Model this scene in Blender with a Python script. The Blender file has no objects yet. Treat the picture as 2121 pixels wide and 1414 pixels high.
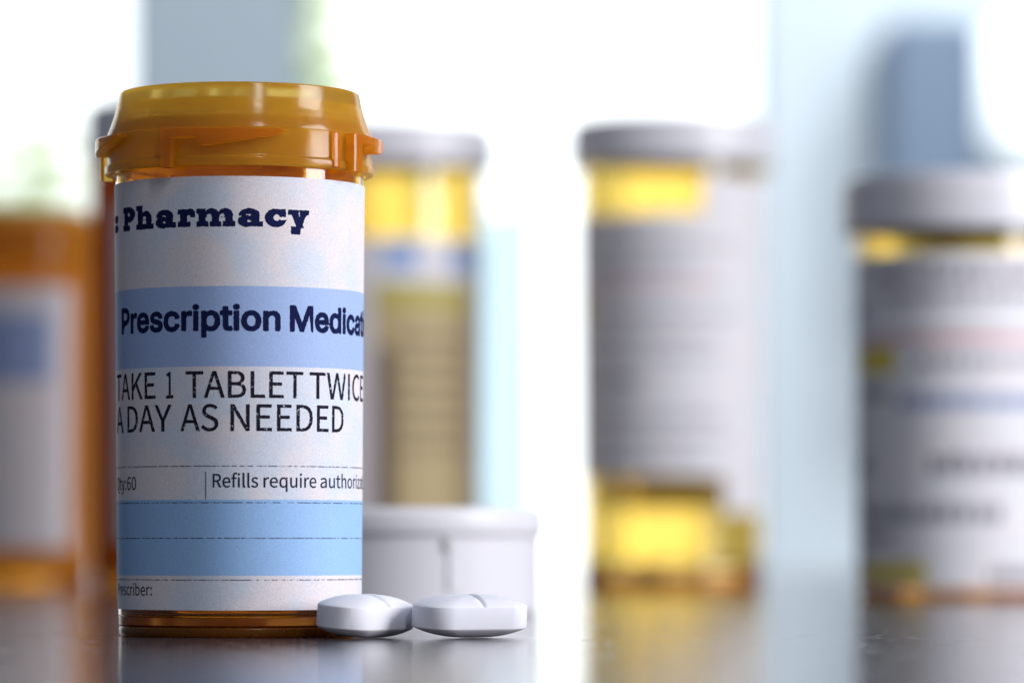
import bpy, bmesh, math, random
import numpy as np
from mathutils import Vector, Matrix, noise

random.seed(7)
MM = 0.001
R_ = math.radians
scene = bpy.context.scene
COL = scene.collection

# ------------------------------------------------------------------ camera
F_PX, DIST, CAM_H, HORIZON = 8242.0, 500.0, 11.5, 1125.0      # focal length in photo pixels, mm to the front vial, mm above table, pixel row of eye level
VIAL_PX = 496.5
CAM_X = (1060.5 - VIAL_PX) * DIST / F_PX                      # mm
cam_data = bpy.data.cameras.new('camera')
cam = bpy.data.objects.new('camera', cam_data)
COL.objects.link(cam)
cam.location = (CAM_X * MM, -DIST * MM, CAM_H * MM)
cam.rotation_euler = (R_(90), 0, 0)
cam_data.sensor_width = 36.0
cam_data.lens = 36.0 * F_PX / 2121.0
cam_data.shift_y = (HORIZON - 707.0) / 2121.0
cam_data.clip_start = 0.02
cam_data.clip_end = 60.0
cam_data.dof.use_dof = True
cam_data.dof.focus_distance = 0.4865
cam_data.dof.aperture_fstop = 16.5
cam_data.dof.aperture_blades = 9
scene.camera = cam

def at(px, depth):
    """x, y in mm of a thing that shows at photo column px and stands depth mm from the camera"""
    return CAM_X + (px - 1060.5) * depth / F_PX, depth - DIST
def zrow(py, depth):
    """height in mm of photo row py on something depth mm away"""
    return CAM_H + (HORIZON - py) * depth / F_PX

# ------------------------------------------------------------------ world and lamps
world = bpy.data.worlds.new('World')
scene.world = world
world.use_nodes = True
bg = world.node_tree.nodes['Background']
bg.inputs['Color'].default_value = (0.72, 0.83, 1.0, 1)
bg.inputs['Strength'].default_value = 0.19

def area(name, loc, target, sx, sy, power, color):
    l = bpy.data.lights.new(name, 'AREA')
    l.shape = 'RECTANGLE'; l.size = sx; l.size_y = sy; l.energy = power; l.color = color
    o = bpy.data.objects.new(name, l); COL.objects.link(o)
    o.location = loc
    o.rotation_euler = (Vector(target) - Vector(loc)).to_track_quat('-Z', 'Y').to_euler()
    return o
area('side_window_light', (0.98, -0.20, 0.40), (0.02, 0, 0.04), 0.42, 0.62, 14.5, (0.97, 0.965, 1.0))
area('room_light', (0.42, -1.0, 0.75), (0.0, 0.0, 0.03), 0.12, 0.5, 3.4, (0.95, 0.97, 1.0))
area('wall_fill_light', (0.35, 1.15, 1.1), (0.45, 2.5, 0.1), 1.2, 0.5, 34.0, (0.95, 0.98, 1.0))  # added fill with no visible source, brightens the wall and pier

scene.view_settings.view_transform = 'Standard'
scene.view_settings.look = 'None'
scene.view_settings.exposure = 0.0
scene.view_settings.gamma = 1.0
scene.view_settings.use_curve_mapping = False

# ------------------------------------------------------------------ helpers
def link(o, parent=None):
    COL.objects.link(o)
    if parent: o.parent = parent
    return o
def tag(o, label=None, cat=None, group=None, kind=None):
    if label: o['label'] = label
    if cat: o['category'] = cat
    if group: o['group'] = group
    if kind: o['kind'] = kind
    return o
def empty(name, loc_mm, rz=0):
    o = bpy.data.objects.new(name, None); COL.objects.link(o)
    o.empty_display_size = 0.01
    o.location = [c * MM for c in loc_mm]; o.rotation_euler = (0, 0, rz)
    return o
def mesh_obj(name, verts, faces, mat, parent=None, smooth=True, sharp=35):
    """verts in mm"""
    me = bpy.data.meshes.new(name)
    me.from_pydata([(v[0] * MM, v[1] * MM, v[2] * MM) for v in verts], [], faces)
    bm = bmesh.new(); bm.from_mesh(me)
    bmesh.ops.recalc_face_normals(bm, faces=bm.faces)
    for e in bm.edges:
        if len(e.link_faces) == 2 and e.calc_face_angle(0) > R_(sharp): e.smooth = False
    for f in bm.faces: f.smooth = smooth
    bm.to_mesh(me); bm.free()
    me.materials.append(mat)
    return link(bpy.data.objects.new(name, me), parent)

def lathe(name, prof, mat, parent=None, n=160, jitter=None):
    """closed solid turned from an (r, z) outline that starts and ends on the axis"""
    verts, faces, rings = [], [], []
    for (r, z) in prof:
        if r < 1e-6:
            rings.append([len(verts)]); verts.append((0, 0, z))
        else:
            ring = []
            for i in range(n):
                a = 2 * math.pi * i / n
                ring.append(len(verts)); verts.append((r * math.sin(a), -r * math.cos(a), z))
            rings.append(ring)
    for A, B in zip(rings[:-1], rings[1:]):
        if len(A) == 1 and len(B) == 1: continue
        for i in range(n):
            j = (i + 1) % n
            if len(A) == 1: faces.append((A[0], B[i], B[j]))
            elif len(B) == 1: faces.append((A[i], A[j], B[0]))
            else: faces.append((A[i], A[j], B[j], B[i]))
    return mesh_obj(name, verts, faces, mat, parent)

def round_prof(pts, rad=0.3, seg=4):
    """rounds the corners of an (r, z) outline"""
    out = [pts[0]]
    for a, b, c in zip(pts[:-2], pts[1:-1], pts[2:]):
        A, B, C = Vector(a), Vector(b), Vector(c)
        d = min(rad, (A - B).length * .45, (C - B).length * .45)
        p, q = B + (A - B).normalized() * d, B + (C - B).normalized() * d
        for k in range(seg + 1):
            t = k / seg
            v = p * (1 - t) ** 2 + B * 2 * t * (1 - t) + q * t * t
            out.append((v.x, v.y))
    out.append(pts[-1])
    return out

def pol(r, deg, z):
    a = R_(deg)
    return (r * math.sin(a), -r * math.cos(a), z)

def wrapped_prism(name, top, bot, r0, r1, mat, parent, step=1.5):
    """block wrapped round the axis; top / bot: functions of the angle given as [(deg, z)] outlines"""
    def lerp(tab, d):
        for (d0, z0), (d1, z1) in zip(tab[:-1], tab[1:]):
            if d0 <= d <= d1: return z0 + (z1 - z0) * (d - d0) / max(d1 - d0, 1e-9)
        return tab[-1][1]
    ds = sorted(set([d for d, _ in top] + [d for d, _ in bot]))
    full = []
    for a, b in zip(ds[:-1], ds[1:]):
        n = max(1, int((b - a) / step))
        full += [a + (b - a) * k / n for k in range(n)]
    full.append(ds[-1])
    bev = min(0.14, (r1 - r0) * .3)
    verts, faces = [], []
    for i, d in enumerate(full):
        zt, zb = lerp(top, d), lerp(bot, d)
        re = r1 - (bev if i in (0, len(full) - 1) else 0)
        for r, z in ((r0, zb), (re - bev, zb), (re, zb + bev), (re, zt - bev), (re - bev, zt), (r0, zt)):
            verts.append(pol(r, d, z))
    for i in range(len(full) - 1):
        for k in range(6):
            k2 = (k + 1) % 6
            faces.append((i * 6 + k, i * 6 + k2, i * 6 + 6 + k2, i * 6 + 6 + k))
    faces.append(tuple(range(6))); m = (len(full) - 1) * 6; faces.append(tuple(range(m, m + 6)))
    return mesh_obj(name, verts, faces, mat, parent)

def paper(name, rfun, d0, d1, z0, z1, mat, parent, thick=0.12, n=150, corner=0.0):
    """sheet of paper of real thickness wrapped round a vial"""
    nz = 8
    verts, faces = [], []
    for s in (thick, 0.015):
        for i in range(n + 1):
            d = d0 + (d1 - d0) * i / n
            for k in range(nz + 1):
                z = z0 + (z1 - z0) * k / nz
                verts.append(pol(rfun(z) + s, d, z))
    W = nz + 1; O = (n + 1) * W
    for i in range(n):
        for k in range(nz):
            a = i * W + k
            faces.append((a, a + W, a + W + 1, a + 1)); faces.append((O + a, O + a + 1, O + a + W + 1, O + a + W))
        a = i * W; faces.append((a, O + a, O + a + W, a + W))
        a = i * W + nz; faces.append((a, a + W, O + a + W, O + a))
    for k in range(nz):
        faces.append((k, k + 1, O + k + 1, O + k)); a = n * W + k; faces.append((a, O + a, O + a + 1, a + 1))
    return mesh_obj(name, verts, faces, mat, parent)

# ------------------------------------------------------------------ materials
def new_mat(name):
    m = bpy.data.materials.new(name); m.use_nodes = True
    nt = m.node_tree
    return m, nt, nt.nodes['Principled BSDF']
def nd(nt, t, **kw):
    n = nt.nodes.new(t)
    for k, v in kw.items():
        if k in n.bl_rna.properties: setattr(n, k, v)
        else: n.inputs[k].default_value = v
    return n
def math_(nt, op, a, b=None, clamp=False):
    n = nt.nodes.new('ShaderNodeMath'); n.operation = op; n.use_clamp = clamp
    for i, v in enumerate((a, b)):
        if v is None: continue
        if isinstance(v, (int, float)): n.inputs[i].default_value = v
        else: nt.links.new(v, n.inputs[i])
    return n.outputs[0]
def noise_(nt, scale, detail=3, rough=.55, vec=None, mapping=None):
    n = nd(nt, 'ShaderNodeTexNoise'); n.inputs['Scale'].default_value = scale
    n.inputs['Detail'].default_value = detail; n.inputs['Roughness'].default_value = rough
    if vec is None: vec = nd(nt, 'ShaderNodeTexCoord').outputs['Object']
    if mapping:
        mp = nd(nt, 'ShaderNodeMapping'); mp.inputs['Scale'].default_value = mapping
        nt.links.new(vec, mp.inputs['Vector']); vec = mp.outputs[0]
    nt.links.new(vec, n.inputs['Vector'])
    return n.outputs['Fac']
def mixc(nt, fac, a, b, mode='MIX'):
    n = nt.nodes.new('ShaderNodeMix'); n.data_type = 'RGBA'; n.blend_type = mode
    if isinstance(fac, (int, float)): n.inputs[0].default_value = fac
    else: nt.links.new(fac, n.inputs[0])
    for i, v in ((6, a), (7, b)):
        if isinstance(v, tuple): n.inputs[i].default_value = (*v, 1)
        else: nt.links.new(v, n.inputs[i])
    return n.outputs[2]
def ramp(nt, fac, lo, hi):
    n = nd(nt, 'ShaderNodeMapRange'); n.interpolation_type = 'SMOOTHSTEP'
    n.inputs[1].default_value = lo; n.inputs[2].default_value = hi
    nt.links.new(fac, n.inputs[0]); return n.outputs[0]

def amber(name, col, rough, milky=0.0, ior=1.49, scuff=0.0, glow=None):
    m, nt, p = new_mat(name)
    p.inputs['Base Color'].default_value = (*col, 1)
    p.inputs['Transmission Weight'].default_value = 1.0
    p.inputs['IOR'].default_value = ior
    p.inputs['Roughness'].default_value = rough
    n = noise_(nt, 900, 4)
    nt.links.new(math_(nt, 'ADD', rough, math_(nt, 'MULTIPLY', ramp(nt, n, .5, .8), scuff)), p.inputs['Roughness'])
    b = nd(nt, 'ShaderNodeBump'); b.inputs['Strength'].default_value = 0.12; b.inputs['Distance'].default_value = 0.00006
    nt.links.new(noise_(nt, 350, 3), b.inputs['Height']); nt.links.new(b.outputs[0], p.inputs['Normal'])
    if milky > 0:
        d = nd(nt, 'ShaderNodeBsdfTranslucent'); d.inputs['Color'].default_value = (*(glow or (min(1, col[0]), col[1] * .62, col[2] * .25)), 1)
        e = nd(nt, 'ShaderNodeBsdfDiffuse'); e.inputs['Color'].default_value = (*((glow[0] * .88, glow[1] * .62, glow[2] * .3) if glow else (min(1, col[0]) * .9, col[1] * .5, col[2] * .12)), 1)
        h = nd(nt, 'ShaderNodeMixShader'); h.inputs[0].default_value = 0.35
        nt.links.new(d.outputs[0], h.inputs[1]); nt.links.new(e.outputs[0], h.inputs[2])
        x = nd(nt, 'ShaderNodeMixShader'); x.inputs[0].default_value = milky
        nt.links.new(p.outputs[0], x.inputs[1]); nt.links.new(h.outputs[0], x.inputs[2])
        nt.links.new(x.outputs[0], nt.nodes['Material Output'].inputs['Surface'])
    return m

M_VIAL = amber('amber_vial_plastic', (0.95, 0.58, 0.12), 0.05, milky=0.10, scuff=0.15)
M_CAP = amber('amber_cap_plastic', (0.99, 0.84, 0.26), 0.14, milky=0.50, scuff=0.12, glow=(1.0, 0.72, 0.15))
M_LUG = amber('amber_lug_plastic', (0.99, 0.68, 0.14), 0.14, milky=0.50, scuff=0.12, glow=(1.0, 0.52, 0.06))
M_BASE = amber('amber_vial_foot', (0.92, 0.42, 0.06), 0.25, milky=0.35)
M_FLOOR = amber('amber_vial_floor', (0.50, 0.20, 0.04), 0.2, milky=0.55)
M_FOOT = amber('amber_vial_rim', (0.66, 0.40, 0.08), 0.2, milky=0.45, scuff=.3)
M_GOLD = amber('golden_amber_plastic', (0.96, 0.68, 0.14), 0.3, milky=0.6, glow=(1.0, 0.62, 0.10))
M_DENSE = amber('dense_amber_plastic', (0.93, 0.56, 0.09), 0.3, milky=0.75)
M_BACKVIAL = amber('amber_vial_plastic_large', (0.97, 0.79, 0.34), 0.08, milky=0.05)

def plain(name, col, rough=0.5, var=0.05, scale=200, bump=0.1, dist=0.00005, spec=0.5, sss=0.0):
    m, nt, p = new_mat(name)
    n = noise_(nt, scale, 4)
    c2 = tuple(c * (1 - var * 2) for c in col)
    nt.links.new(mixc(nt, n, c2, tuple(min(1, c * (1 + var)) for c in col)), p.inputs['Base Color'])
    p.inputs['Roughness'].default_value = rough
    p.inputs['Specular IOR Level'].default_value = spec
    if sss > 0:
        p.inputs['Subsurface Weight'].default_value = sss
        p.inputs['Subsurface Radius'].default_value = (1, .9, .8); p.inputs['Subsurface Scale'].default_value = 0.0012
    if bump:
        b = nd(nt, 'ShaderNodeBump'); b.inputs['Strength'].default_value = bump; b.inputs['Distance'].default_value = dist
        nt.links.new(noise_(nt, scale * 6, 3), b.inputs['Height']); nt.links.new(b.outputs[0], p.inputs['Normal'])
    return m

M_PILL = plain('pressed_white_tablet', (0.78, 0.78, 0.85), 0.55, .02, 900, .35, .00004, .35, .25)
M_WHITECAP = plain('white_cap_plastic', (0.76, 0.75, 0.80), 0.35, .02, 60, 0, sss=.15)
M_WALL = plain('pale_painted_wall', (0.62, 0.70, 0.76), 0.7, .04, 4, .05)
M_PIER = plain('grey_painted_pier', (0.30, 0.36, 0.41), 0.7, .04, 4, .05)
M_DARK = plain('slate_blue_panel', (0.14, 0.20, 0.29), 0.6, .06, 6, .05)

def ink(name, col, drop=0.45, scale=2600):
    m, nt, p = new_mat(name)
    n = noise_(nt, scale, 4, .65)
    v = noise_(nt, scale * .5, 2)
    nt.links.new(mixc(nt, v, col, tuple(c * 1.8 + .002 for c in col)), p.inputs['Base Color'])
    p.inputs['Roughness'].default_value = .9
    p.inputs['Specular IOR Level'].default_value = .06
    nt.links.new(ramp(nt, n, drop - .08, drop), p.inputs['Alpha'])
    return m
M_INK_BOLD = ink('navy_toner', (0.006, 0.009, 0.045), .28)
M_INK = ink('black_toner', (0.012, 0.010, 0.020), .42)
M_INK_FINE = ink('fine_black_toner', (0.02, 0.02, 0.035), .36)

def label_paper(name, bands, lines, thin=0.0, stock=((0.70, 0.75, 0.86), (0.86, 0.77, 0.79))):
    """printed paper: pale stock with painted caustic clouds, blue bands and broken rules, all flat print; heights in mm"""
    m, nt, p = new_mat(name)
    tc = nd(nt, 'ShaderNodeTexCoord').outputs['Object']
    sx = nd(nt, 'ShaderNodeSeparateXYZ'); nt.links.new(tc, sx.inputs[0])
    z = math_(nt, 'MULTIPLY', sx.outputs['Z'], 1000.0)
    wob = math_(nt, 'MULTIPLY', math_(nt, 'SUBTRACT', noise_(nt, 2500, 2, vec=tc), .5), .10)
    zb = math_(nt, 'ADD', z, wob)
    fine = noise_(nt, 5200, 3, .7, tc)
    blot = noise_(nt, 130, 3, .5, tc)  # cloudy patches: caustic light on the paper put into its colour
    base = mixc(nt, ramp(nt, blot, .36, .66), *stock)
    base = mixc(nt, ramp(nt, fine, .30, .72), mixc(nt, 1.0, base, (0.80, 0.81, 0.83), 'MULTIPLY'), base)
    speck = ramp(nt, noise_(nt, 3300, 1, .5, tc), .26, .21)
    for (z0, z1, col) in bands:
        msk = math_(nt, 'MULTIPLY', ramp(nt, zb, z0 - .03, z0 + .03), ramp(nt, zb, z1 + .03, z1 - .03))
        c1 = mixc(nt, ramp(nt, fine, .3, .75), tuple(c * .93 for c in col), tuple(min(1, c * 1.10 + .015) for c in col))
        base = mixc(nt, msk, base, c1)
    brk = ramp(nt, noise_(nt, 1900, 4, .7, tc), .40, .52)
    for zl in lines:
        d = math_(nt, 'ABSOLUTE', math_(nt, 'SUBTRACT', z, zl))
        base = mixc(nt, math_(nt, 'MULTIPLY', math_(nt, 'MULTIPLY', ramp(nt, d, .10, .04), brk), .85), base, (0.02, 0.02, 0.06))
    base = mixc(nt, math_(nt, 'MULTIPLY', speck, .5), base, (0.3, 0.25, 0.28))
    nt.links.new(base, p.inputs['Base Color'])
    p.inputs['Roughness'].default_value = .62
    p.inputs['Specular IOR Level'].default_value = .35
    b = nd(nt, 'ShaderNodeBump'); b.inputs['Strength'].default_value = .25; b.inputs['Distance'].default_value = .00003
    nt.links.new(noise_(nt, 3800, 3, .6, tc), b.inputs['Height']); nt.links.new(b.outputs[0], p.inputs['Normal'])
    if thin:                                        # daylight comes through the thin stock
        t = nd(nt, 'ShaderNodeBsdfTranslucent'); nt.links.new(base, t.inputs['Color'])
        x = nd(nt, 'ShaderNodeMixShader'); x.inputs[0].default_value = thin
        nt.links.new(p.outputs[0], x.inputs[1]); nt.links.new(t.outputs[0], x.inputs[2])
        nt.links.new(x.outputs[0], nt.nodes['Material Output'].inputs['Surface'])
    return m

# ------------------------------------------------------------------ setting: table, wall, daylight
m, nt, p = new_mat('dark_polished_tabletop')
tc = nd(nt, 'ShaderNodeTexCoord').outputs['Object']
n1 = noise_(nt, 40, 5, .6, tc); n2 = noise_(nt, 900, 4, .6, tc)
nt.links.new(mixc(nt, n1, (0.05, 0.045, 0.055), (0.085, 0.078, 0.09)), p.inputs['Base Color'])
scr = ramp(nt, noise_(nt, 260, 5, .7, tc, (1, .35, 1)), .56, .72)
nt.links.new(math_(nt, 'ADD', .10, math_(nt, 'MULTIPLY', scr, .12)), p.inputs['Roughness'])
p.inputs['Specular IOR Level'].default_value = .42
b = nd(nt, 'ShaderNodeBump'); b.inputs['Strength'].default_value = .5; b.inputs['Distance'].default_value = .00006
scuffs = math_(nt, 'MULTIPLY', ramp(nt, noise_(nt, 230, 4, .7, tc, (1.5, .45, 1)), .55, .68), 2.2)
nt.links.new(math_(nt, 'ADD', scuffs, math_(nt, 'ADD', noise_(nt, 420, 5, .65, tc, (.6, 1, 1)), math_(nt, 'MULTIPLY', n2, .4))), b.inputs['Height'])
nt.links.new(b.outputs[0], p.inputs['Normal'])
M_TABLE = m
def box(name, x0, x1, y0, y1, z0, z1, mat, parent=None, bev=2.0):
    me = bpy.data.meshes.new(name); bm = bmesh.new()
    bmesh.ops.create_cube(bm, size=1)
    for v in bm.verts:
        v.co = (((x0 + x1) / 2 + v.co.x * (x1 - x0)) * MM, ((y0 + y1) / 2 + v.co.y * (y1 - y0)) * MM, ((z0 + z1) / 2 + v.co.z * (z1 - z0)) * MM)
    if bev: bmesh.ops.bevel(bm, geom=bm.edges[:], offset=bev * MM, segments=3, affect='EDGES', profile=.5)
    bm.to_mesh(me); bm.free(); me.materials.append(mat)
    return link(bpy.data.objects.new(name, me), parent)
tag(box('tabletop', -900, 1000, -460, 1250, -30, 0, M_TABLE, None, 3), 'dark polished tabletop carrying the vials and tablets', kind='structure')

WD = 3000.0                                        # depth of the window wall
def wx(px): return at(px, WD)[0]
def wz(py): return zrow(py, WD)
WY = WD - DIST
tag(box('wall', wx(1568), wx(3400), WY, WY + 90, -500, 900, M_WALL, None, 6), kind='structure')
o = box('window_pier', wx(262), wx(622), WY, WY + 90, -500, 900, M_PIER, None, 6)
tag(o, 'blurred grey upright pier between the two bright windows', 'pier')
# outdoor daylight
m, nt, p = new_mat('bright_overcast_sky')
e = nd(nt, 'ShaderNodeEmission'); e.inputs['Color'].default_value = (0.93, 0.985, 1.0, 1); e.inputs['Strength'].default_value = 2.3
nt.links.new(e.outputs[0], nt.nodes['Material Output'].inputs['Surface'])
SY = 7000
o = mesh_obj('sky', [(-4000, SY, -1500), (4000, SY, -1500), (4000, SY, 3500), (-4000, SY, 3500)], [(0, 1, 2, 3)], m)
tag(o, kind='structure')

# ------------------------------------------------------------------ front vial
def r_body(z): return 15.15 + (15.52 - 15.15) * max(0, min(1, (z - 3) / 54.0))
R_LAB = 0.16
vial = empty('prescription_vial', (0, 0, 0))
tag(vial, 'sharp amber vial with blue striped pharmacy label and amber lugged cap', 'pill bottle')
lathe('foot', round_prof([(12.6, 1.2), (13.2, 0.0), (14.95, 0.0), (15.11, .4), (15.13, 1.22), (12.6, 1.2)], .25), M_FOOT, vial)
lathe('floor', round_prof([(0, 1.25), (14.9, 1.25), (15.13, 1.4), (15.14, 2.48), (0, 2.48)], .1), M_FLOOR, vial)
lathe('body', round_prof([(0, 2.51), (15.14, 2.51), (15.15, 3), (15.52, 57), (15.52, 63.5), (14.4, 63.5), (14.4, 57), (13.95, 4.0), (13.6, 2.75), (0, 2.7)], .45), M_VIAL, vial)
capo = lathe('cap', round_prof([(0, 67.1), (14.0, 67.2), (14.5, 67.75), (15.05, 67.8), (15.2, 66.9), (15.42, 65.8), (15.75, 64.7), (16.1, 63.7), (16.48, 62.7), (16.66, 62.15), (16.58, 62.05), (16.6, 58.7), (16.88, 58.5), (16.88, 57.55), (15.75, 57.5), (15.75, 63.9), (14.3, 64.2), (14.0, 66.0), (0, 65.9)], .22), M_CAP, vial, 200)
for a in (-104.0, -28.7, 55.7, 144.0):
    # cam lug: an upright post with an arm that runs on as a wedge
    wrapped_prism('lug', [(a, 62.0), (a + 51, 61.8)], [(a, 57.2), (a + 4.8, 57.2), (a + 4.9, 60.75), (a + 16.0, 60.75), (a + 16.4, 59.9), (a + 18, 59.8), (a + 24, 60.0), (a + 46, 60.95), (a + 51, 61.5)], 16.63, 18.05, M_LUG, capo)
    if a > 0: wrapped_prism('rib', [(a - 9.2, 62.0), (a - 5.6, 62.0)], [(a - 9.2, 57.6), (a - 5.6, 57.6)], 16.63, 17.25, M_LUG, capo)

def zf(y): return CAM_H + (HORIZON - y) * (DIST - 15.6) / F_PX     # height of a print row on the front of the label
BLUE1, BLUE2 = (0.34, 0.46, 0.76), (0.30, 0.50, 0.82)
M_LABEL = label_paper('printed_label_paper', [(zf(758.3), zf(592), BLUE1), (zf(1191.8), zf(1034), BLUE2)], [zf(964.6), zf(1040.3), zf(1114), zf(1200.8)])
label = paper('label', r_body, -140, 152, zf(1263.5), zf(364.4), M_LABEL, vial, R_LAB, 200)

import os
def load_font(fn):
    for kind in ('LOCAL', 'SYSTEM'):
        try: return bpy.data.fonts.load(os.path.join(bpy.utils.resource_path(kind), 'datafiles', 'fonts', fn))
        except Exception: pass
    return None
GROTESK = load_font('Inter.woff2')                  # typefaces that ship with Blender itself
HUMANIST = load_font('Noto Sans CJK Regular.woff2')
SEEN = math.degrees(math.atan2(CAM_X, DIST))        # the side of the vial that faces the camera
def deg(px):
    """angle round the vial of the label point that shows at photo column px"""
    t = (px - VIAL_PX) / F_PX; a = 0.0
    for _ in range(30): a = math.asin(max(-.999, min(.999, t * (DIST - 15.6 * math.cos(a)) / 15.6)))
    return SEEN + math.degrees(a)
def wrap_flat(name, bm, mat, rfun, parent, lift):
    """bm holds flat lettering: x = degrees round the vial, y = height in mm; bends it onto the paper"""
    for v in bm.verts:
        v.co = Vector([c * MM for c in pol(rfun(v.co.y) + lift, v.co.x, v.co.y)])
    me = bpy.data.meshes.new(name); bm.to_mesh(me); bm.free(); me.materials.append(mat)
    return link(bpy.data.objects.new(name, me), parent)
def font_text(name, txt, d0, d1, zbase, cap_h, mat, parent, bold=0.0, fit=None, jit=0.010, face=None, grid=.055):
    """built-in font set between two angles; fit: the leading letters that span d0..d1 when the word runs on past d1"""
    def flat(t):
        cu = bpy.data.curves.new('tmp', 'FONT'); cu.body = t; cu.size = 1.0; cu.resolution_u = 4
        if face: cu.font = face
        ob = bpy.data.objects.new('tmp', cu); COL.objects.link(ob)
        me = bpy.data.meshes.new_from_object(ob.evaluated_get(bpy.context.evaluated_depsgraph_get()))
        bpy.data.objects.remove(ob); bpy.data.curves.remove(cu)
        return me
    def span(me):
        xs = [v.co.x for v in me.vertices]; return min(xs), max(xs)
    h = max(v.co.y for v in flat('H').vertices)
    me = flat(txt); x0, x1 = span(flat(fit) if fit else me)
    bm = bmesh.new(); bm.from_mesh(me)
    bmesh.ops.remove_doubles(bm, verts=bm.verts, dist=1e-5)
    for v in bm.verts:
        v.co = Vector((d0 + (v.co.x - x0) * (d1 - d0) / (x1 - x0), zbase + v.co.y * cap_h / h, 0))
    bmesh.ops.delete(bm, geom=[f for f in bm.faces if max(v.co.x for v in f.verts) > 150], context='FACES')
    bmesh.ops.triangulate(bm, faces=bm.faces)
    # resample on a fine grid: heavier strokes and frayed toner edges
    K = math.pi * 15.6 / 180
    co = lambda v: (v.co.x * K, v.co.y)
    seg = np.array([co(e.verts[0]) + co(e.verts[1]) for e in bm.edges if e.is_boundary])
    tri = np.array([[co(v) for v in f.verts] for f in bm.faces])
    bm.free()
    st = grid
    x_lo, y_lo = tri[:, :, 0].min() - .3, tri[:, :, 1].min() - .3
    nx = int((tri[:, :, 0].max() + .3 - x_lo) / st) + 1; ny = int((tri[:, :, 1].max() + .3 - y_lo) / st) + 1
    X, Y = np.meshgrid(x_lo + np.arange(nx) * st, y_lo + np.arange(ny) * st, indexing='ij')
    dist = np.full(X.shape, .35); inside = np.zeros(X.shape, bool)
    def window(xa, xb, ya, yb):
        return (slice(max(0, int((xa - x_lo) / st)), int((xb - x_lo) / st) + 2), slice(max(0, int((ya - y_lo) / st)), int((yb - y_lo) / st) + 2))
    for ax, ay, bx, by in seg:
        w = window(min(ax, bx) - .3, max(ax, bx) + .3, min(ay, by) - .3, max(ay, by) + .3)
        dx, dy = bx - ax, by - ay
        t = np.clip(((X[w] - ax) * dx + (Y[w] - ay) * dy) / max(dx * dx + dy * dy, 1e-12), 0, 1)
        dist[w] = np.minimum(dist[w], np.hypot(X[w] - ax - t * dx, Y[w] - ay - t * dy))
    for (a, b, c) in tri:
        w = window(min(a[0], b[0], c[0]), max(a[0], b[0], c[0]), min(a[1], b[1], c[1]), max(a[1], b[1], c[1]))
        s1 = (b[0] - a[0]) * (Y[w] - a[1]) - (b[1] - a[1]) * (X[w] - a[0])
        s2 = (c[0] - b[0]) * (Y[w] - b[1]) - (c[1] - b[1]) * (X[w] - b[0])
        s3 = (a[0] - c[0]) * (Y[w] - c[1]) - (a[1] - c[1]) * (X[w] - c[0])
        inside[w] |= ((s1 >= 0) & (s2 >= 0) & (s3 >= 0)) | ((s1 <= 0) & (s2 <= 0) & (s3 <= 0))
    val = np.where(inside, -dist, dist) - bold
    fray = RNG.standard_normal(X.shape)
    fray = (fray + np.roll(fray, 1, 0) + np.roll(fray, 1, 1) + np.roll(np.roll(fray, 1, 0), 1, 1)) / 2
    val = val + fray * jit
    return wrap_flat(name, contour(val, lambda i: (x_lo + i * st) / K, lambda j: y_lo + j * st), mat, r_body, parent, R_LAB + .02)
RNG = np.random.default_rng(11)
def contour(val, gx, gy):
    """filled marching squares: the faces where val < 0"""
    bm = bmesh.new(); cache = {}
    nx, ny = len(val), len(val[0])
    neg = np.asarray(val) < 0
    anyneg = neg[:-1, :-1] | neg[1:, :-1] | neg[:-1, 1:] | neg[1:, 1:]
    def V(x, y):
        k = (round(x, 4), round(y, 4))
        if k not in cache: cache[k] = bm.verts.new((x, y, 0))
        return cache[k]
    for i, j in np.argwhere(anyneg):
        i, j = int(i), int(j)
        cs = [(i, j), (i + 1, j), (i + 1, j + 1), (i, j + 1)]
        vs = []
        for (a, b) in zip(cs, cs[1:] + cs[:1]):
            va, vb = float(val[a[0]][a[1]]), float(val[b[0]][b[1]])
            if va < 0:
                v = V(gx(a[0]), gy(a[1]))
                if v not in vs: vs.append(v)
            if (va < 0) != (vb < 0):
                t = va / (va - vb)
                v = V(gx(a[0]) + (gx(b[0]) - gx(a[0])) * t, gy(a[1]) + (gy(b[1]) - gy(a[1])) * t)
                if v not in vs: vs.append(v)
        if len(vs) >= 3:
            try: bm.faces.new(vs)
            except ValueError: pass
    bmesh.ops.recalc_face_normals(bm, faces=bm.faces)
    return bm

B = font_text
B('lettering', 'Prescription', deg(253.6), deg(578.8), zf(682.3), 2.92, M_INK_BOLD, label, .16, jit=.022, face=GROTESK)
B('lettering', 'Medication', deg(603), deg(745.5), zf(682.3), 2.92, M_INK_BOLD, label, .16, 'Medica', jit=.022, face=GROTESK)
B('lettering', 'TAKE', SEEN - 79.5, deg(321.6), zf(822.8), 3.2, M_INK, label, .03, face=HUMANIST)
B('lettering', '1', deg(343.6), deg(358.4), zf(822.8), 3.2, M_INK, label, .03, face=HUMANIST)
B('lettering', 'TABLET', deg(384.5), deg(628.5), zf(822.8), 3.2, M_INK, label, .03, face=HUMANIST)
B('lettering', 'TWICE', deg(642.5), deg(745), zf(822.8), 3.2, M_INK, label, .03, 'TWIC', face=HUMANIST)
B('lettering', 'A', SEEN - 80, deg(255), zf(891.4), 3.2, M_INK, label, .03, face=HUMANIST)
B('lettering', 'DAY', deg(263.5), deg(354.4), zf(891.4), 3.2, M_INK, label, .03, face=HUMANIST)
B('lettering', 'AS', deg(373.7), deg(451.7), zf(891.4), 3.2, M_INK, label, .03, face=HUMANIST)
B('lettering', 'NEEDED', deg(478), deg(713), zf(891.4), 3.2, M_INK, label, .03, face=HUMANIST)
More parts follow.
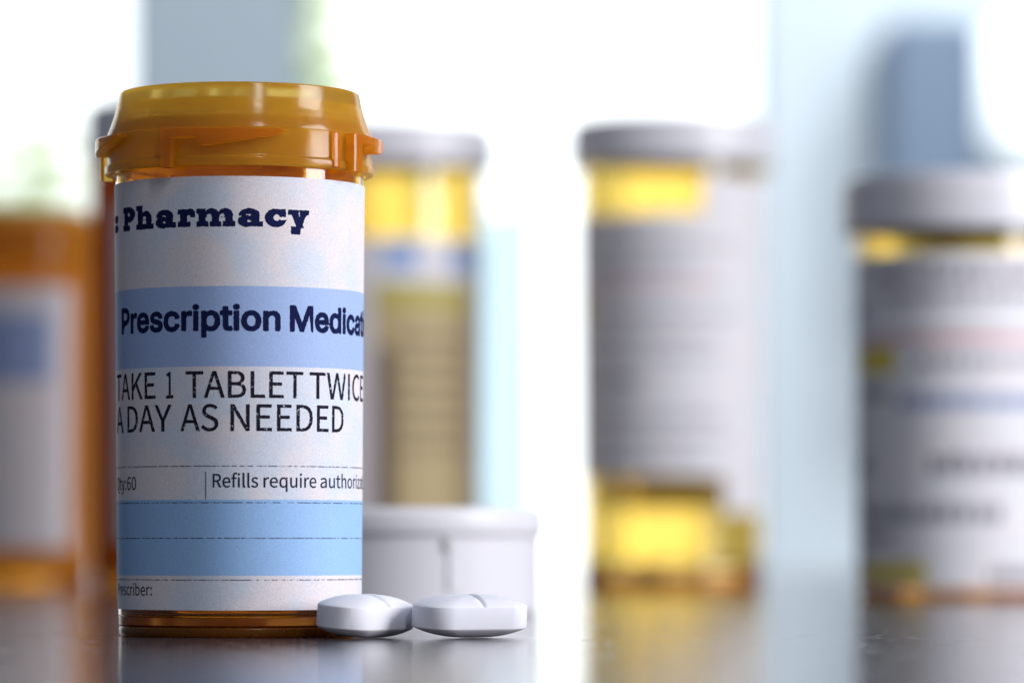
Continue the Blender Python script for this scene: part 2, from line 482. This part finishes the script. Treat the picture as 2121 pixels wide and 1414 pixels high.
B('lettering', 'Qty:60', SEEN - 80, deg(280.3), zf(1012.5), 1.6, M_INK_FINE, label, .012, jit=.008, grid=.035, face=HUMANIST)
B('lettering', 'Refills', deg(440.4), deg(535), zf(1008.5), 1.62, M_INK_FINE, label, .018, jit=.008, grid=.035, face=HUMANIST)
B('lettering', 'require', deg(546.8), deg(656.7), zf(1008.5), 1.62, M_INK_FINE, label, .018, jit=.008, grid=.035, face=HUMANIST)
B('lettering', 'authorization', deg(665.6), deg(747), zf(1008.5), 1.62, M_INK_FINE, label, .018, 'authoriz', jit=.008, grid=.035, face=HUMANIST)
B('lettering', 'Prescriber:', SEEN - 80, deg(312), zf(1233.4), 1.42, M_INK_FINE, label, .012, jit=.008, grid=.035, face=HUMANIST)
# upright rule beside the refill line
bm = bmesh.new()
q = [bm.verts.new((x, y, 0)) for x, y in ((deg(424.6), zf(1033)), (deg(426.4), zf(1033)), (deg(426.4), zf(976.4)), (deg(424.6), zf(976.4)))]
bm.faces.new(q)
bmesh.ops.subdivide_edges(bm, edges=bm.edges[:], cuts=3, use_grid_fill=True)
wrap_flat('rule', bm, M_INK_FINE, r_body, label, R_LAB + .02)

# heavy slab lettering, cut from simple strokes on a fine grid (x-height 1, width in the same unit)
def rect(x0, y0, x1, y1): return lambda x, y: max(x0 - x, x - x1, y0 - y, y - y1)
def ell(cx, cy, rx, ry):
    return lambda x, y: (math.hypot((x - cx) / rx, (y - cy) / ry) - 1) * min(rx, ry)
def uni(*f): return lambda x, y: min(g(x, y) for g in f)
def cut(f, *g): return lambda x, y: max([f(x, y)] + [-h(x, y) for h in g])
def both(*f): return lambda x, y: max(g(x, y) for g in f)
def bar(x0, y0, x1, y1, w):                          # slanted stroke, horizontal width w
    def f(x, y):
        t = (y - y0) / (y1 - y0); c = x0 + (x1 - x0) * t
        return max(abs(x - c) - w / 2, min(y0, y1) - y, y - max(y0, y1))
    return f
GL = {
 'P': (1.36, 1.36, uni(rect(0, 0, .80, .27), rect(.16, 0, .58, 1.36), rect(0, 1.09, .6, 1.36), cut(both(ell(.72, .93, .64, .43), rect(.4, 0, 2, 2)), ell(.66, .93, .24, .15)))),
 'h': (1.48, 1.36, uni(rect(0, 0, .74, .24), rect(.16, 0, .55, 1.36), rect(0, 1.12, .5, 1.36), rect(.80, 0, 1.48, .24), rect(.93, 0, 1.32, .72), cut(both(ell(.90, .60, .42, .42), rect(.4, .55, 2, 2)), both(ell(.75, .60, .20, .18), rect(0, .5, 2, 2))))),
 'a': (1.46, 1.02, uni(cut(both(ell(.66, .66, .58, .36), rect(0, .62, 2, 2)), both(ell(.56, .62, .30, .13), rect(0, 0, 2, .76))), rect(.80, .1, 1.24, .68), rect(.85, 0, 1.46, .24), cut(ell(.50, .29, .50, .32), ell(.62, .29, .17, .10)), rect(.05, .63, .42, .76))),
 'r': (1.08, 1.02, uni(rect(0, 0, .80, .24), rect(.16, 0, .57, .99), rect(0, .76, .5, .99), cut(both(ell(.78, .62, .34, .40), rect(.5, .56, 1.08, 2)), ell(.70, .52, .16, .18)))),
 'm': (2.36, 1.02, uni(rect(0, 0, .70, .24), rect(.14, 0, .53, .99), rect(0, .76, .5, .99), rect(.84, 0, 1.50, .24), rect(.98, 0, 1.37, .70), rect(1.66, 0, 2.36, .24), rect(1.82, 0, 2.21, .70),
        cut(both(ell(.94, .62, .43, .40), rect(.4, .55, 3, 2)), both(ell(.78, .58, .19, .18), rect(0, .5, 3, 2))), cut(both(ell(1.78, .62, .43, .40), rect(1.1, .55, 3, 2)), both(ell(1.60, .58, .20, .18), rect(0, .5, 3, 2))))),
 'c': (1.32, 1.02, uni(cut(ell(.66, .50, .66, .52), ell(.72, .52, .26, .22), both(rect(.72, .36, 2, .66), rect(0, 0, 2, 2))), rect(.92, .60, 1.28, 1.0))),
 'y': (1.40, 1.02, uni(rect(0, .76, .66, .99), rect(.80, .76, 1.40, .99), bar(.80, 0, .34, .92, .42), bar(.50, -.36, 1.12, .92, .36), rect(.20, -.40, .78, -.17), rect(.20, -.40, .42, .0))),
 ':': (.45, 1.02, uni(ell(.22, .22, .22, .22), ell(.22, .80, .22, .22))),
}
def slab(ch, d0, d1, zbase, xh):
    w, asc, f = GL[ch]
    step = .035
    nx = int((w + .2) / step) + 1; ny = int((asc + .65) / step) + 1
    gx = lambda i: -.1 + i * step
    gy = lambda j: -.5 + j * step
    val = [[f(gx(i), gy(j)) + (noise.noise(Vector((gx(i) * 9 + d0, gy(j) * 9, d1))) * .035) - .035 for j in range(ny)] for i in range(nx)]
    bm = contour(val, lambda i: d0 + gx(i) / w * (d1 - d0), lambda j: zbase + gy(j) * xh)
    return wrap_flat('lettering', bm, M_INK_BOLD, r_body, label, R_LAB + .02)
for ch, x0, x1 in ((':', 240.8, 246.5), ('P', 258.0, 280.5), ('h', 284.5, 318.5), ('a', 325, 364.5), ('r', 370, 403.5), ('m', 408.5, 486.5), ('a', 494.6, 543.5), ('c', 550, 592), ('y', 597.5, 638.5)):
    slab(ch, deg(x0), deg(x1), zf(467.6), 2.05)

# ------------------------------------------------------------------ tablets
def tablet(name, px, depth, yaw, tilt, lab, L=15.0, W=7.2, band=2.75, dome=1.25):
    nb, nr = 320, 34
    a, r = (L - W) / 2, W / 2
    rim = []
    for i in range(nb):
        t = i / nb * (4 * a + 2 * math.pi * r)
        if t < 2 * a: rim.append((-a + t, -r))
        elif t < 2 * a + math.pi * r:
            k = (t - 2 * a) / r - math.pi / 2; rim.append((a + r * math.cos(k), r * math.sin(k)))
        elif t < 4 * a + math.pi * r: rim.append((a - (t - 2 * a - math.pi * r), r))
        else:
            k = (t - 4 * a - math.pi * r) / r + math.pi / 2; rim.append((-a + r * math.cos(k), r * math.sin(k)))
    def side(s):
        levels = []
        for j in range(nr + 1):
            t = 1 - (j / nr) ** 1.0 * .999
            ring = []
            for (x, y) in rim:
                z = band / 2 + dome * (1 - abs(t) ** 2.7)
                if t > .985: z -= (t - .985) / .015 * .05
                px_, py_ = x * t, y * t
                if s > 0: z -= .30 * math.exp(-(px_ / .30) ** 2) * min(1, (1 - t) * 9)
                ring.append((px_, py_, s * z))
            levels.append(ring)
        return levels
    rings = side(1)[::-1] + [[(x * 1.004, y * 1.004, z) for x, y in rim] for z in (band / 2 - .12, -band / 2 + .12)] + side(-1)
    verts = [v for ring in rings for v in ring]; faces = []
    for k in range(len(rings) - 1):
        for i in range(nb):
            j = (i + 1) % nb
            faces.append((k * nb + i, k * nb + j, k * nb + nb + j, k * nb + nb + i))
    faces.append(tuple(range(nb))); m0 = (len(rings) - 1) * nb; faces.append(tuple(range(m0, m0 + nb)))
    rot = Matrix.Rotation(R_(yaw), 3, 'Z') @ Matrix.Rotation(R_(tilt), 3, 'X')
    zmin = min((rot @ Vector(v)).z for v in verts)
    o = mesh_obj(name, verts, faces, M_PILL, None, True, 20)
    x, y = at(px, depth)
    o.location = (x * MM, y * MM, -zmin * MM + .00002); o.rotation_euler = rot.to_euler()
    return tag(o, lab, 'pill')
tablet('tablet', 757.5, 486, 56, 5, 'white scored oval tablet resting against the foot of the sharp labelled vial')
tablet('tablet', 973, 487.5, 30, 5, 'white scored oval tablet in front of the upturned white cap')

# ------------------------------------------------------------------ upturned white cap
x, y = at(822, 655)
wc = empty('bottle_cap', (x, y, 0), R_(0))
tag(wc, 'loose white plastic bottle cap standing upturned behind the two tablets', 'bottle cap')
lathe('shell', round_prof([(0, 0), (23.0, 0), (23.4, .8), (23.5, 12.6), (24.2, 13.2), (24.3, 16.2), (23.6, 17.3), (21.8, 17.3), (21.4, 16.6), (21.4, 2), (0, 2)], .7), M_WHITECAP, wc)
M_SLOT = plain('cap_groove_shade', (0.55, 0.55, 0.56), .5, .02, 60, 0)  # darker grey puts the shade of the groove into the colour
for a in (-80, 22, 118, 200):
    wrapped_prism('grip_rib', [(a, 12.4), (a + 2.6, 12.4)], [(a, 4.0), (a + 2.6, 4.0)], 23.3, 23.95, M_WHITECAP, wc)
    wrapped_prism('groove_shade', [(a - 1.6, 12.5), (a + 1.6, 12.5)], [(a - 1.6, 10.4), (a + 1.6, 10.4)], 23.3, 24.2, M_SLOT, wc)

# ------------------------------------------------------------------ vials behind
M_PAPER = label_paper('plain_label_paper', [], [], 0, ((0.86, 0.86, 0.90), (0.90, 0.85, 0.87)))
M_THIN = label_paper('thin_label_paper', [], [], .8, ((0.86, 0.86, 0.84), (0.90, 0.85, 0.80)))
def flat_mat(name, col):
    return plain(name, col, .6, .03, 300, 0)
M_FADED = flat_mat('faded_grey_print', (0.36, 0.35, 0.40)); M_GREYINK = flat_mat('grey_print', (0.16, 0.15, 0.19)); M_BLUEINK = flat_mat('blue_print', (0.14, 0.22, 0.50))
M_PINK = flat_mat('pink_print', (0.70, 0.36, 0.40)); M_YELLOW = flat_mat('yellow_marker', (0.72, 0.56, 0.05)); M_TAN = flat_mat('tan_print', (0.50, 0.39, 0.20))
M_BROWN = flat_mat('brown_print', (0.17, 0.12, 0.09)); M_OLIVE = flat_mat('olive_print', (0.50, 0.42, 0.10)); M_PALEBLUE = flat_mat('pale_blue_print', (0.30, 0.42, 0.72))

def strip(name, rfun, d0, d1, z0, z1, mat, parent, lift):
    bm = bmesh.new(); n = max(1, int((d1 - d0) / 2))
    prev = None
    for i in range(n + 1):
        d = d0 + (d1 - d0) * i / n
        c = (bm.verts.new((d, z0, 0)), bm.verts.new((d, z1, 0)))
        if prev: bm.faces.new((prev[0], c[0], c[1], prev[1]))
        prev = c
    return wrap_flat(name, bm, mat, rfun, parent, lift)
def print_line(rfun, d0, d1, z0, z1, mat, parent, lift, seed=0):
    """a line too blurred to read: a row of word-long strokes"""
    rng = random.Random(seed); bm = bmesh.new(); d = d0
    while d < d1 - 1:
        w = min(rng.uniform(4, 11), d1 - d); e = d + w
        c = d
        while c < e:                                # letters
            k = min(rng.uniform(.8, 1.5), e - c)
            h = rng.choice((.75, 1, .75)) * (z1 - z0)
            bm.faces.new([bm.verts.new((a, b, 0)) for a, b in ((c, z0), (c + k * .72, z0), (c + k * .72, z0 + h), (c, z0 + h))])
            c += k
        d = e + rng.uniform(1.2, 2.5)
    return wrap_flat('print_line', bm, mat, rfun, parent, lift)

def big_vial(name, px, depth, R, H, lab, cap_kind, cap_h, cap_R, lz0, lz1, ld0, ld1, rz=0, group=None, mat=None):
    x, y = at(px, depth)
    o = empty(name, (x, y, 0), R_(rz))
    tag(o, lab, 'pill bottle', group)
    zt = H - 2.0
    rf = lambda z: R * (.975 + .025 * min(1, max(0, z / (H * .8))))
    lathe('base', round_prof([(0, .6), (R * .86, .6), (R * .89, 0), (R * .96, 0), (R * .972, .6), (R * .973, 3.6), (0, 3.6)], .4), M_BASE, o, 128)
    lathe('body', round_prof([(0, 3.65), (R * .96, 3.65), (R * .975, 4), (R, H * .8), (R, zt), (R - 1.5, zt), (R - 1.5, H * .8), (R * .975 - 1.6, 6.4), (R * .95 - 2, 5.2), (0, 5.0)], .6), mat or M_BACKVIAL, o, 128)
    zc = H - cap_h
    if cap_kind == 'white':
        c = lathe('cap', round_prof([(0, H - .6), (cap_R - 1.8, H - .6), (cap_R - 1.2, H), (cap_R - .4, H - .4), (cap_R, H - 3), (cap_R + .2, zc + 1), (cap_R - .2, zc), (R + .35, zc), (R + .35, H - 2), (0, H - 1.8)], .7), M_WHITECAP, o, 128)
    else:
        c = lathe('cap', round_prof([(0, H - .6), (R * .94, H - .6), (R * .97, H), (R * .99, H - 1), (R * 1.03, H - 5), (cap_R, H - 7), (cap_R, zc), (R + .35, zc), (R + .35, H - 5), (R * .9, H - 2), (0, H - 1.9)], .5), M_CAP, o, 128)
    lb = paper('label', rf, ld0, ld1, lz0, lz1, M_PAPER, o, .15, 110)
    return o, lb, rf, c

def rowz(depth):
    return lambda py: zrow(py, depth)

G = None
# A: tall, mostly hidden behind the sharp vial
dA = 1010; z = rowz(dA - 24)
o, lb, rf, c = big_vial('tall_vial', 396, dA, 25.6, zrow(222, dA), 'tall amber vial with grey white cap mostly hidden behind the sharp vial', 'white', 13.5, 26.8, 12, 96, -42, 150, mat=M_DENSE)
# B2: between the sharp vial and the next tall one
d2 = 1075; z = rowz(d2 - 24)
o, lb, rf, c = big_vial('tall_vial', 812, d2, 24.5, zrow(268, d2), 'tall amber vial with tan printed label behind the upturned white cap', 'white', 11.5, 28.0, 10, z(492), -150, 100)
L1, L2 = .17, .19
strip('print_block', rf, -10, 62, 14, z(640), M_TAN, lb, L1)
strip('print_block', rf, -10, 62, z(640) + .1, z(585), M_OLIVE, lb, L1)
strip('print_block', rf, -9, 4, 14, z(720), M_BROWN, lb, L2)
strip('print_block', rf, -4, 18, z(560), z(500), M_PALEBLUE, lb, L1)
strip('print_block', rf, 40, 66, z(560), z(505), M_PALEBLUE, lb, L1)
for i, yy in enumerate((690, 735, 780, 825, 870, 915)):
    print_line(rf, 6, 58, z(yy + 20), z(yy), M_BROWN, lb, L2, i)
# B3
d3 = 1050; z = rowz(d3 - 24)
o, lb, rf, c = big_vial('tall_vial', 1392, d3, 24.5, zrow(256, d3), 'tall amber vial with white cap whose grey label stops above a clear yellow foot', 'white', 12.0, 27.2, z(985), z(440), -110, 75)
paper('label_flap', rf, 17, 80, z(440) + .05, z(362), M_PAPER, lb, .15, 30)
paper('label_flap', rf, 110, 235, z(1050), z(960), M_THIN, lb, .15, 60)
paper('label_flap', rf, 32, 80, z(1060), z(985) - .05, M_PAPER, lb, .15, 30)
print_line(rf, -70, 30, z(592), z(572), M_PINK, lb, L1, 11)
strip('print_block', rf, -78, -62, z(660), z(605), M_YELLOW, lb, L1)
for i, (yy, hh, a0, a1) in enumerate(((500, 16, -60, 40), (545, 14, -60, 10), (640, 18, -50, 40), (690, 16, -60, 25), (730, 14, -60, 30), (770, 34, -66, -20), (850, 22, -60, 30), (900, 18, -50, 35), (945, 14, -60, 20))):
    print_line(rf, a0, a1, z(yy + hh), z(yy), M_FADED, lb, L1, 20 + i)
# B4: right
d4 = 845; z = rowz(d4 - 22)
o, lb, rf, c = big_vial('short_vial', 1986, d4, 22.0, zrow(372, d4), 'short wide vial with white cap and yellow marked label before the pale wall', 'white', 12.0, 24.6, z(1218), z(522), -130, 120)
strip('print_block', rf, -86, -42, z(708), z(692), M_PINK, lb, L1)
strip('print_block', rf, -40, 60, z(708), z(692), M_PINK, lb, L1)
strip('print_block', rf, -78, -43, z(768), z(716), M_YELLOW, lb, L1)
strip('print_block', rf, -76, -24, z(1205), z(1166), M_YELLOW, lb, L1)
for i, (yy, hh, a0, a1, mt) in enumerate(((545, 34, -56, 50, M_GREYINK), (596, 24, -52, 50, M_GREYINK), (735, 22, -30, 50, M_GREYINK), (790, 34, -74, -48, M_GREYINK), (812, 34, -42, 60, M_BLUEINK), (930, 52, -22, 60, M_GREYINK), (935, 40, -80, -64, M_GREYINK), (1040, 40, -76, 20, M_GREYINK), (1095, 30, -72, -44, M_GREYINK), (1165, 40, 10, 70, M_GREYINK), (615, 40, -86, -70, M_BLUEINK))):
    print_line(rf, a0, a1, z(yy + hh), z(yy), mt, lb, L1, 40 + i)
# B0: far left
d0_ = 1090; z = rowz(d0_ - 22)
o, lb, rf, c = big_vial('amber_capped_vial', 24, d0_, 22.5, zrow(445, d0_), 'blurred amber vial with amber cap and a blue blot on its label', 'amber', 13.0, 24.0, z(1135), z(592), -100, 52, mat=M_GOLD)
strip('print_block', rf, -20, 36, z(790), z(650), M_PALEBLUE, lb, L1)

# ------------------------------------------------------------------ beyond the table
x0, x1 = wx(1795), wx(1985)
o = box('wall_cabinet', x0, x1, WY - 160, WY - 6, wz(700), wz(95), M_DARK, None, 10)
tag(o, 'blurred slate blue upright box on the pale wall above the short vial', 'cabinet')

# backlit shrubs outside the panes
m, nt, p = new_mat('backlit_leaf')
t_ = nd(nt, 'ShaderNodeBsdfTranslucent'); t_.inputs['Color'].default_value = (0.90, 1.0, 0.62, 1)
d_ = nd(nt, 'ShaderNodeBsdfDiffuse'); d_.inputs['Color'].default_value = (0.35, 0.5, 0.2, 1)
x_ = nd(nt, 'ShaderNodeMixShader'); x_.inputs[0].default_value = .25
nt.links.new(t_.outputs[0], x_.inputs[1]); nt.links.new(d_.outputs[0], x_.inputs[2]); nt.links.new(x_.outputs[0], nt.nodes['Material Output'].inputs['Surface'])
M_LEAF = m
M_STEM = plain('shrub_stem', (0.16, 0.12, 0.08), .8, .1, 50, .1)
def shrub(px, py, depth, rx, rz_, nleaf, lab, seed):
    rng = random.Random(seed)
    x, y = at(px, depth); zc = zrow(py, depth)
    o = empty('shrub', (x, y, -500)); tag(o, lab, 'shrub', None)
    verts, faces = [], []
    for _ in range(nleaf):
        while True:
            v = Vector((rng.uniform(-1, 1), rng.uniform(-1, 1), rng.uniform(-1, 1)))
            if v.length < 1 and noise.noise(v * 2.3 + Vector((seed, 0, 0))) > -.12: break
        c = Vector((v.x * rx, v.y * rx * .6, v.z * rz_ + zc + 500))
        a = Matrix.Rotation(rng.uniform(0, 6.28), 3, 'Z') @ Matrix.Rotation(rng.uniform(-1, 1), 3, 'X')
        s = rng.uniform(16, 30); k = len(verts)
        for q in ((-s, 0, 0), (0, 0, -s * .45), (s, 0, 0), (0, 0, s * .45)): verts.append(c + a @ Vector(q))
        faces.append((k, k + 1, k + 2, k + 3))
    mesh_obj('crown', verts, faces, M_LEAF, o, False)
    lathe('trunk', [(0, 0), (16, 0), (10, max(80, zc + 500 - rz_ * .3)), (0, max(81, zc + 501 - rz_ * .3))], M_STEM, o, 12)
shrub(40, 420, 4200, 190, 85, 170, 'pale green backlit shrub in the window above the amber capped vial', 3)
shrub(655, 150, 4600, 36, 240, 120, 'thin pale green backlit shrub along the edge of the grey pier', 5)

# sheer sheet added to tint the big window bluish low down
m, nt, p = new_mat('sheer_blue_tint')
t_ = nd(nt, 'ShaderNodeBsdfTranslucent'); t_.inputs['Color'].default_value = (0.72, 0.90, 0.97, 1)
tr = nd(nt, 'ShaderNodeBsdfTransparent'); tr.inputs['Color'].default_value = (0.86, 0.96, 1, 1)
x_ = nd(nt, 'ShaderNodeMixShader'); x_.inputs[0].default_value = .3
nt.links.new(t_.outputs[0], x_.inputs[1]); nt.links.new(tr.outputs[0], x_.inputs[2]); nt.links.new(x_.outputs[0], nt.nodes['Material Output'].inputs['Surface'])
cx0, cx1 = wx(880), wx(1118); verts, faces = [], []
for i in range(61):
    xx = cx0 + (cx1 - cx0) * i / 60
    yy = WY + 20 + 7 * math.sin(i * .9) + 3 * math.sin(i * 2.1)
    verts += [(xx, yy, -500), (xx, yy, wz(425))]
    if i: faces.append((2 * i - 2, 2 * i, 2 * i + 1, 2 * i - 1))
o = mesh_obj('tint_sheet', verts, faces, m)
tag(o, 'sheer pale blue sheet added for the bluish light low in the bright window between the tall vials', 'tint_sheet')

m, nt, p = new_mat('glowing_patch')  # added glowing globe, stands in for an unresolved bright patch
p.inputs['Base Color'].default_value = (.9, .93, .95, 1); p.inputs['Roughness'].default_value = .3
p.inputs['Emission Color'].default_value = (.93, .99, 1, 1); p.inputs['Emission Strength'].default_value = 1.1
gx, gz, gr = wx(2140), wz(205), 165 * WD / F_PX
g = empty('bright_patch_globe', (gx, WY - 90, 0)); tag(g, 'blurred glowing white globe added for a bright rounded patch beside the slate blue box', 'bright_patch')
prof = [(0, gz - gr)] + [(gr * math.sin(R_(a)), gz - gr * math.cos(R_(a))) for a in range(8, 180, 8)] + [(0, gz + gr)]
lathe('globe', prof, m, g, 48)
lathe('neck', round_prof([(0, gz + gr - 1), (14, gz + gr - 1), (12, gz + gr + 14), (5, gz + gr + 20), (5, gz + 700), (0, gz + 700)], 2), M_PIER, g, 32)
